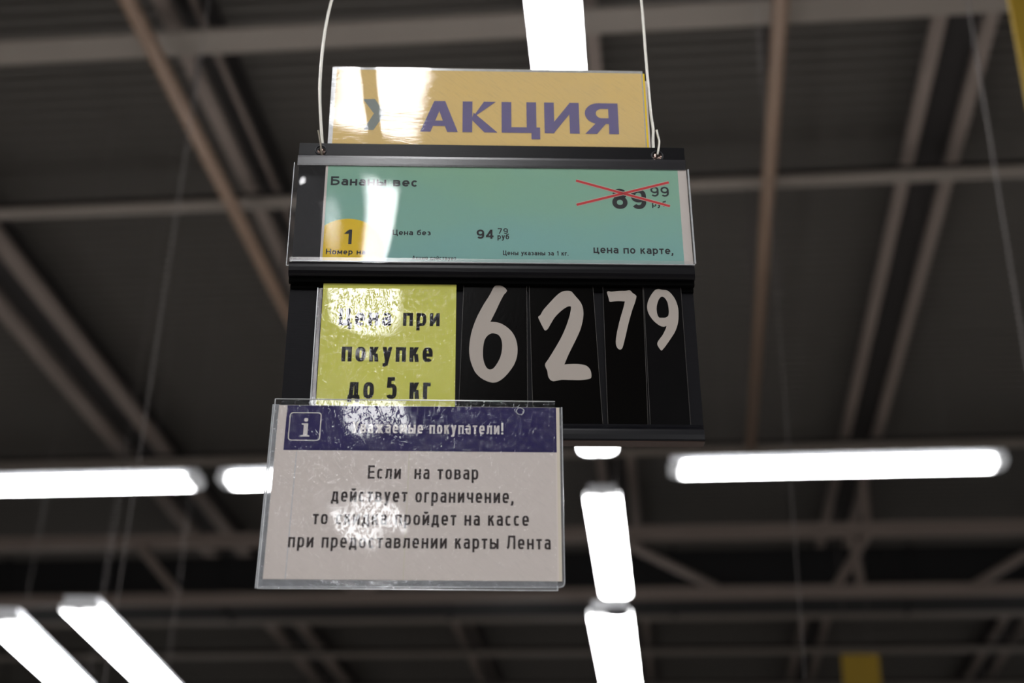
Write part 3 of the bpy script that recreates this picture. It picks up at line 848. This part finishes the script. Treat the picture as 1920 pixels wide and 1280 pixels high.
# heavy letters
mb = MB()
A0, A1, K0, K1, C0, C1, I0, I1, R0, R1, yb, yt = -86.0, -56.8, -53.3, -26.1, -22.9, 4.2, 10.5, 37.7, 42.2, 68.3, 130.5, 160.3
st, bt, hzt = 7.6, 5.4, 0.35
def quad(*q):
    b = len(mb.v)
    mb.v += [(x, y, hz(x, y) + 0.0) for x, y in q]; mb.f.append(tuple(range(b, b + len(q))))
mid = (A0 + A1) / 2
quad((A0, yb), (A0 + 8.0, yb), (mid + 3.2, yt), (mid - 4.2, yt))
quad((A1 - 8.3, yb), (A1, yb), (mid + 4.4, yt), (mid - 3.2, yt))
quad((A0 + 6, yb + 5.6), (A1 - 6, yb + 5.6), (A1 - 8, yb + 10.8), (A0 + 8, yb + 10.8))
quad((K0, yb), (K0 + st, yb), (K0 + st, yt), (K0, yt))
quad((K0 + st - .5, yb + 13), (K0 + st + 5, yb + 18), (K1 - 1.2, yt), (K1 - 10.6, yt))
quad((K0 + st + 1, yb + 19), (K0 + st + 1 - 1.5, yb + 12), (K1 - 10.2, yb), (K1, yb))
quad((C0, yb), (C0 + st, yb), (C0 + st, yt), (C0, yt))
quad((C1 - st, yb), (C1, yb), (C1, yt), (C1 - st, yt))
quad((C0, yb), (7.0, yb), (7.0, yb + bt), (C0, yb + bt))
quad((0.2, yb - 6.0), (7.0, yb - 6.0), (7.0, yb + 1), (0.2, yb + 1))
quad((I0, yb), (I0 + st, yb), (I0 + st, yt), (I0, yt))
quad((I1 - st, yb), (I1, yb), (I1, yt), (I1 - st, yt))
quad((I0, yb), (I0 + st - .5, yb), (I1, yt), (I1 - st + .5, yt))
quad((R1 - st, yb), (R1, yb), (R1, yt), (R1 - st, yt))
quad((R0 - .2, yb), (R0 + 9.0, yb), (R0 + 17.5, yb + 11.5), (R0 + 9.5, yb + 11.5))
HC.part(mb, 'lettering', M['purple'])
mb = MB()
def rarc(xr, y0, y1, xl):
    cy = (y0 + y1) / 2; ry = (y1 - y0) / 2
    return [(xr, y1)] + [(xl + ry * 1.05 - ry * 1.05 * math.sin(a), cy + ry * math.cos(a)) for a in [math.radians(k * 15) for k in range(13)]] + [(xr, y0)]
outer = rarc(R1 - st + .3, yb + 9.6, yt, R0)
inner = rarc(R1 - st + .3, yb + 15.2, yt - 5.6, R0 + 8.6)
b = len(mb.v); n = len(outer)
mb.v += [(x, y, hz(x, y) + .0) for x, y in outer] + [(x, y, hz(x, y) + .0) for x, y in inner]
for i in range(n - 1): mb.f.append((b + i, b + i + 1, b + n + i + 1, b + n + i))
HC.part(mb, 'lettering', M['purple'])
mb = MB()
quad((-131.2, 161.3), (-122.0, 161.5), (-113.6, 147.5), (-122.3, 147.4))
quad((-122.3, 147.4), (-113.6, 147.5), (-122.1, 131.5), (-129.7, 131.9))
HC.part(mb, 'arrow_print', M['chev'], label='grey chevron print under the glare')

# yellow-green card in a crinkled sleeve
Y = Thing('offer_card', 'yellow-green card in a crinkled clear sleeve with black lettering, left of the digits', 'card', SIGN, (-104, -8, 3))
Y.part(MB().grid(-152.4, -56.3, -120, -8.8, 1, 1, lambda x, y: 3.0, 0.4), 'sheet', M['lime'])
text(Y, 'Цена при', -139.8, -67.9, -43.9, 14.2, .175, 3.1, M['ink'], 'din')
text(Y, 'покупке', -136.6, -72.3, -72.9, 15.6, .18, 3.1, M['ink'], 'din')
text(Y, 'до 5 кг', -130.7, -73.3, -102.0, 17.0, .175, 3.1, M['ink'], 'din')
def yz(x, y): return 3.7 + 0.05 * math.sin(x * .11 + y * .05) + 0.03 * math.sin(y * .21 + x * .06)
Y.part(MB().grid(-156.2, -56.5, -120, -13.4, 50, 50, yz), 'sleeve', M['lime_film'], True)
Y.part(MB().box(-156.5, -155.9, -120, -13.4, 3.2, 4.2), 'sleeve_edge', M['edge'])
Y.part(MB().grid(-155.9, -152.8, -120, -13.6, 1, 8, lambda x, y: 3.9 + (x + 154) * .25), 'sleeve_fold', M['strip'])

# digit cards
D6 = [(-28.7, -9.9), (-25.3, -9.0), (-22.0, -10.3), (-19.7, -13.0), (-20.1, -14.7), (-21.7, -16.7), (-24.5, -22.6), (-28.1, -31.4), (-31.6, -39.4), (-31.5, -39.5), (-28.7, -39.6), (-24.5, -40.6), (-20.3, -43.3), (-16.2, -47.7), (-13.6, -53.1), (-12.4, -59.9), (-12.8, -67.3), (-14.6, -73.3), (-17.6, -78.6), (-21.7, -83.9), (-25.8, -87.3), (-29.6, -88.4), (-34.0, -87.3), (-38.7, -84.4), (-42.5, -79.8), (-45.2, -72.9), (-46.5, -66.3), (-46.6, -59.5), (-45.6, -50.7), (-43.6, -42.5), (-40.7, -34.3), (-36.5, -25.2), (-32.3, -17.5)]
H6 = [(-29.3, -48.9), (-26.3, -49.9), (-24.3, -52.6), (-23.3, -57.3), (-23.5, -62.7), (-24.6, -68.0), (-27.0, -73.4), (-29.6, -77.1), (-32.3, -78.0), (-34.6, -76.1), (-36.2, -71.8), (-36.9, -66.8), (-36.7, -60.1), (-35.8, -54.7), (-33.8, -51.0), (-31.4, -49.2)]
D2 = [(24.5, -13.0), (27.2, -13.6), (30.1, -17.5), (33.3, -22.0), (35.0, -26.5), (35.4, -32.0), (34.6, -38.3), (32.6, -45.8), (28.5, -55.4), (24.1, -64.9), (20.7, -73.4), (20.8, -73.5), (24.4, -73.2), (30.3, -73.1), (35.6, -74.1), (38.5, -76.8), (39.5, -80.7), (39.3, -83.7), (37.9, -84.8), (32.3, -85.8), (24.1, -85.8), (18.8, -85.7), (15.3, -86.4), (12.4, -86.8), (10.3, -85.6), (8.9, -82.7), (8.5, -79.0), (7.1, -75.1), (7.3, -72.7), (9.2, -69.7), (13.4, -62.3), (18.4, -52.8), (22.2, -43.9), (25.1, -34.9), (26.3, -29.4), (26.4, -26.2), (23.8, -26.5), (19.5, -29.8), (14.9, -35.0), (12.1, -39.9), (9.6, -44.7), (8.1, -46.1), (6.9, -45.6), (2.9, -36.2), (2.9, -34.8), (4.4, -33.4), (6.3, -29.6), (10.0, -24.7), (14.9, -18.7), (18.0, -15.5), (21.1, -13.5)]
D7 = [(53.1, -14.1), (54.0, -13.0), (56.2, -13.4), (61.7, -12.7), (66.8, -12.5), (70.0, -12.2), (71.9, -14.4), (73.7, -15.8), (74.4, -17.3), (73.2, -22.0), (70.8, -28.8), (67.7, -39.5), (65.2, -49.6), (63.2, -57.2), (62.2, -60.1), (60.9, -61.2), (59.3, -60.5), (58.1, -58.2), (57.9, -54.4), (59.0, -47.3), (61.5, -37.1), (64.5, -26.9), (65.8, -21.6), (65.7, -21.5), (60.5, -21.3), (55.4, -21.9), (54.5, -21.4), (54.2, -19.2)]
D9 = [(88.2, -11.9), (90.8, -10.9), (93.3, -11.5), (97.1, -12.1), (99.9, -14.8), (102.6, -19.7), (104.1, -26.0), (104.2, -31.4), (103.4, -38.6), (101.0, -45.9), (97.3, -52.1), (93.2, -58.3), (90.9, -61.2), (90.1, -61.8), (89.3, -61.0), (87.6, -57.7), (87.6, -55.5), (88.9, -53.1), (91.6, -49.3), (94.0, -44.5), (94.9, -41.9), (94.8, -41.8), (92.6, -42.4), (89.9, -41.4), (86.3, -38.1), (83.6, -34.0), (82.1, -30.1), (81.7, -26.3), (82.5, -21.8), (84.9, -16.4)]
H9 = [(93.2, -17.3), (95.0, -18.5), (96.6, -21.7), (97.2, -26.1), (97.2, -30.5), (96.5, -33.4), (94.5, -34.8), (92.0, -35.0), (89.9, -34.7), (88.8, -32.0), (88.5, -28.1), (89.0, -24.2), (90.3, -20.3), (91.7, -18.1)]
for lb, out_, hole, (xa, xb, xc, xd), m_ in (
        ('wide glossy black card with a tall pale six, next to the yellow-green card', D6, H6, (-51.0, -5.2, -5.8, -53.9), 'cardblack'),
        ('wide black card with a tall pale two, tapering gap on its right', D2, None, (-3.5, 43.0, 46.2, -2.0), 'cardblack'),
        ('narrow black card with a small raised pale seven', D7, None, (50.2, 79.4, 77.6, 49.8), 'cardblack'),
        ('narrow scratched black card with a small raised pale nine at the right end', D9, H9, (79.9, 107.2, 107.2, 79.1), 'cardblack2')):
    T = Thing('digit_card', lb, 'number card', SIGN, ((xa + xb) / 2, -8.5, 2.5), 'digit cards on the price panel')
    yb_ = -120.4
    zc = 2.4 if xa != 79.9 else 2.7
    mb = MB()
    mb.v = [(xa, -8.4, zc), (xb, -8.4, zc), (xc, yb_, zc), (xd, yb_, zc), (xa, -8.4, zc - .5), (xb, -8.4, zc - .5), (xc, yb_, zc - .5), (xd, yb_, zc - .5)]
    mb.f = [(0, 3, 2, 1), (4, 5, 6, 7), (0, 1, 5, 4), (1, 2, 6, 5), (2, 3, 7, 6), (3, 0, 4, 7)]
    T.part(mb, 'card', M[m_])
    lp = [spline(out_)] + ([spline(hole)] if hole else [])
    T.part(poly(MB(), lp, zc + .12), 'numeral', M['digit'])
    for x0_, x1_ in ((xa, xd), (xb, xc)):
        mb = MB(); ribbon(mb, [(x0_, -8.4), (x1_, yb_)], 0.16, False, zc + .06)
        T.part(mb, 'card_edge', M['cardedge'])

# ------------------------------------------------------------------ the notice in its clear sleeve
N = Thing('notice', 'white notice with a dark blue banner in a clear sleeve at the lower left', 'notice', NOTE, (0, 46, 0))
N.part(MB().grid(-95.3, 97.0, -84.5, 42.3, 1, 1, lambda x, y: 0.0, 0.25), 'paper', M['paper'])
N.part(MB().grid(94.9, 97.0, -84.5, 42.3, 1, 1, lambda x, y: 0.04), 'paper_margin', M['cream'])
N.part(MB().grid(-89.6, 94.8, 7.9, 42.2, 1, 1, lambda x, y: 0.06), 'banner', M['banner'], label='dark blue banner')
wi = M['white_ink']
def rrect(x0, x1, y0, y1, r):
    out = []
    for cx, cy, a0 in ((x1 - r, y1 - r, 0), (x0 + r, y1 - r, 90), (x0 + r, y0 + r, 180), (x1 - r, y0 + r, 270)):
        out += [(cx + r * math.cos(math.radians(a0 + k * 15)), cy + r * math.sin(math.radians(a0 + k * 15))) for k in range(7)]
    return out
mb = MB()
ribbon(mb, rrect(-87.0, -65.9, 15.4, 36.5, 2.2), 0.28, True, 0.12)
N.part(mb, 'icon_frame', wi)
mb = MB()
poly(mb, [[(-75.9 + 1.45 * math.cos(k * .4488), 31.0 + 1.45 * math.sin(k * .4488)) for k in range(14)]], 0.12)
poly(mb, [[(-79.0, 18.2), (-72.9, 18.2), (-72.9, 19.0), (-74.3, 19.5), (-74.3, 28.3), (-78.7, 28.3), (-78.7, 27.6), (-77.2, 27.1), (-77.2, 19.5), (-79.0, 19.0)]], 0.12)
N.part(mb, 'icon_letter', wi)
text(N, 'Уважаемые покупатели!', -44.1, 58.5, 21.3, 8.8, .15, 0.12, wi, 'din')
ib = M['inkbrown']
text(N, 'Если  на товар', -31.8, 42.0, -12.9, 9.9, .145, 0.1, ib, 'din')
text(N, 'действует ограничение,', -55.0, 65.6, -29.9, 9.9, .15, 0.1, ib, 'din')
text(N, 'то скидка пройдет на кассе', -66.2, 75.8, -46.2, 9.8, .15, 0.1, ib, 'din')
text(N, 'при предоставлении карты Лента', -81.0, 89.9, -62.6, 9.6, .15, 0.1, ib, 'din')
mb = MB(); ribbon(mb, [(-80.6, 7.0), (-80.9, -84.4)], 0.16, False, 0.06); N.part(mb, 'fine_line', M['bluegrey'])
mb = MB(); ribbon(mb, [(-4.6, 7.0), (-5.3, -84.4)], 0.16, False, 0.06); N.part(mb, 'fine_line', M['yelline'])
def nz(x, y):
    return 1.2 + 0.06 * math.sin(x * .055 + .8) * math.sin((y + 91) * .03) + .04 * math.sin(x * .13 + y * .09)
N.part(MB().grid(-97.9, 93.9, -91.0, 46.3, 60, 40, nz), 'front_film', M['note_film'], True)
outl = [(-99.4, 43.2), (-99.4, -90.2)] + [(95.5 + 3 * math.cos(math.radians(a)), -85.2 + 3 * math.sin(math.radians(a))) for a in range(-90, 1, 15)] + [(98.8, 43.0)]
mb = MB(); poly(mb, [outl], -0.9); N.part(mb, 'rear_film', M['note_clear'])
# welded margins
mb = MB(); poly(mb, [[(-97.9, -91.0), (93.9, -91.0), (93.9, -84.7), (-97.9, -84.7)]], 0.3); N.part(mb, 'bottom_margin', M['note_clear'])
mb = MB(); poly(mb, [[(-99.2, -90.8), (-95.4, -90.8), (-95.4, 43.0), (-99.2, 43.0)]], 0.2); N.part(mb, 'side_margin', M['note_clear'])
for pts in ([(-98.0, 46.4), (94.0, 46.4)], [(-98.0, 46.4), (-98.0, -91.4)], [(-98.0, -91.4), (93.9, -91.4)], [(93.9, -91.4), (93.9, -88.2)]):
    mb = MB(); mb.tube([(pts[0][0], pts[0][1], 1.3), (pts[1][0], pts[1][1], 1.3)], 0.38, 6); N.part(mb, 'edge', M['edge'])
for pts in ([(-99.5, 43.2), (-99.5, -90.4)], [(-98.5, -89.5), (95.5, -88.4)], [(98.6, -85), (98.8, 43.0)]):
    mb = MB(); mb.tube([(pts[0][0], pts[0][1], -0.9), (pts[1][0], pts[1][1], -0.9)], 0.38, 6); N.part(mb, 'edge', M['edge'])
mb = MB(); mb.tube([(95.5 + 3 * math.cos(math.radians(a)), -85.2 + 3 * math.sin(math.radians(a)), -.9) for a in range(-90, 1, 15)], 0.4, 6); N.part(mb, 'edge', M['edge'])
mb = MB(); mb.torus(70.1, 38.6, 1.4, 2.6, 0.2); N.part(mb, 'punched_hole', M['edge'])
mb = MB(); poly(mb, [[(70.1 + 2.3 * math.cos(k * .4), 38.6 + 2.3 * math.sin(k * .4)) for k in range(15)]], 0.16); N.part(mb, 'hole_disc', M['banner'])  # disc in the banner's own blue inside the punched ring

# ------------------------------------------------------------------ hanging wires
def smooth_path(pts, n=6):
    out = []
    P = [Vector(p) for p in pts]
    for i in range(len(P) - 1):
        p0 = P[max(i - 1, 0)]; p1 = P[i]; p2 = P[i + 1]; p3 = P[min(i + 2, len(P) - 1)]
        for j in range(n):
            t = j / n
            out.append(tuple(0.5 * ((2 * p1) + (p2 - p0) * t + (2 * p0 - 5 * p1 + 4 * p2 - p3) * t * t + (-p0 + 3 * p1 - 3 * p2 + p3) * t ** 3)))
    out.append(tuple(P[-1]))
    return out
WL = Thing('hanging_wire', 'bent grey wire hooked in the left end of the top rail', 'wire', SIGN, (-161, 110, 2), 'wires of the price holder')
WL.part(MB().tube(smooth_path([(-159.8, 112, -3.6), (-161.6, 126, -3), (-162.8, 137, -2), (-165.1, 162, -2), (-165.9, 182, -2), (-165.8, 208, -2), (-164.2, 238, -2), (-161.0, 264, -2), (-154, 300, -2), (-140, 360, -4), (-125, 460, -10)]), 1.15, 8), 'wire', M['wire'], True)
WL.part(MB().tube([(-125, 460, -10), (-110, 4950, -60)], 1.0, 6), 'cable', M['cable'])
WL.part(MB().tube(smooth_path([(-164.0, 127.5, 3), (-162.8, 122, 3.5), (-161.4, 114.5, 4.2), (-160.5, 107.5, 3.8), (-160, 104.8, 2.6)]), 0.75, 8), 'hook_end', M['wire_dark'], True)
WR = Thing('hanging_wire', 'bent grey wire hooked in the right end of the top rail', 'wire', SIGN, (96.4, 108, 2), 'wires of the price holder')
WR.part(MB().tube(smooth_path([(94.8, 112, -3.8), (94.8, 126, -3), (95.3, 137, -2), (94.4, 151, -2), (93.8, 175, -2), (93.4, 202, -2), (93.1, 235, -2), (92.6, 269, -2), (91, 310, -2), (84, 380, -4), (75, 460, -10)]), 1.1, 8), 'wire', M['wire'], True)
WR.part(MB().tube([(75, 460, -10), (60, 4950, -60)], 1.0, 6), 'cable', M['cable'])
WR.part(MB().tube(smooth_path([(97.2, 132.2, 3), (97.8, 127, 3.4), (98.5, 121, 4.0), (97.6, 114, 4.3), (96.6, 108.5, 3.4)]), 0.85, 8), 'hook_end', M['wire'], True)
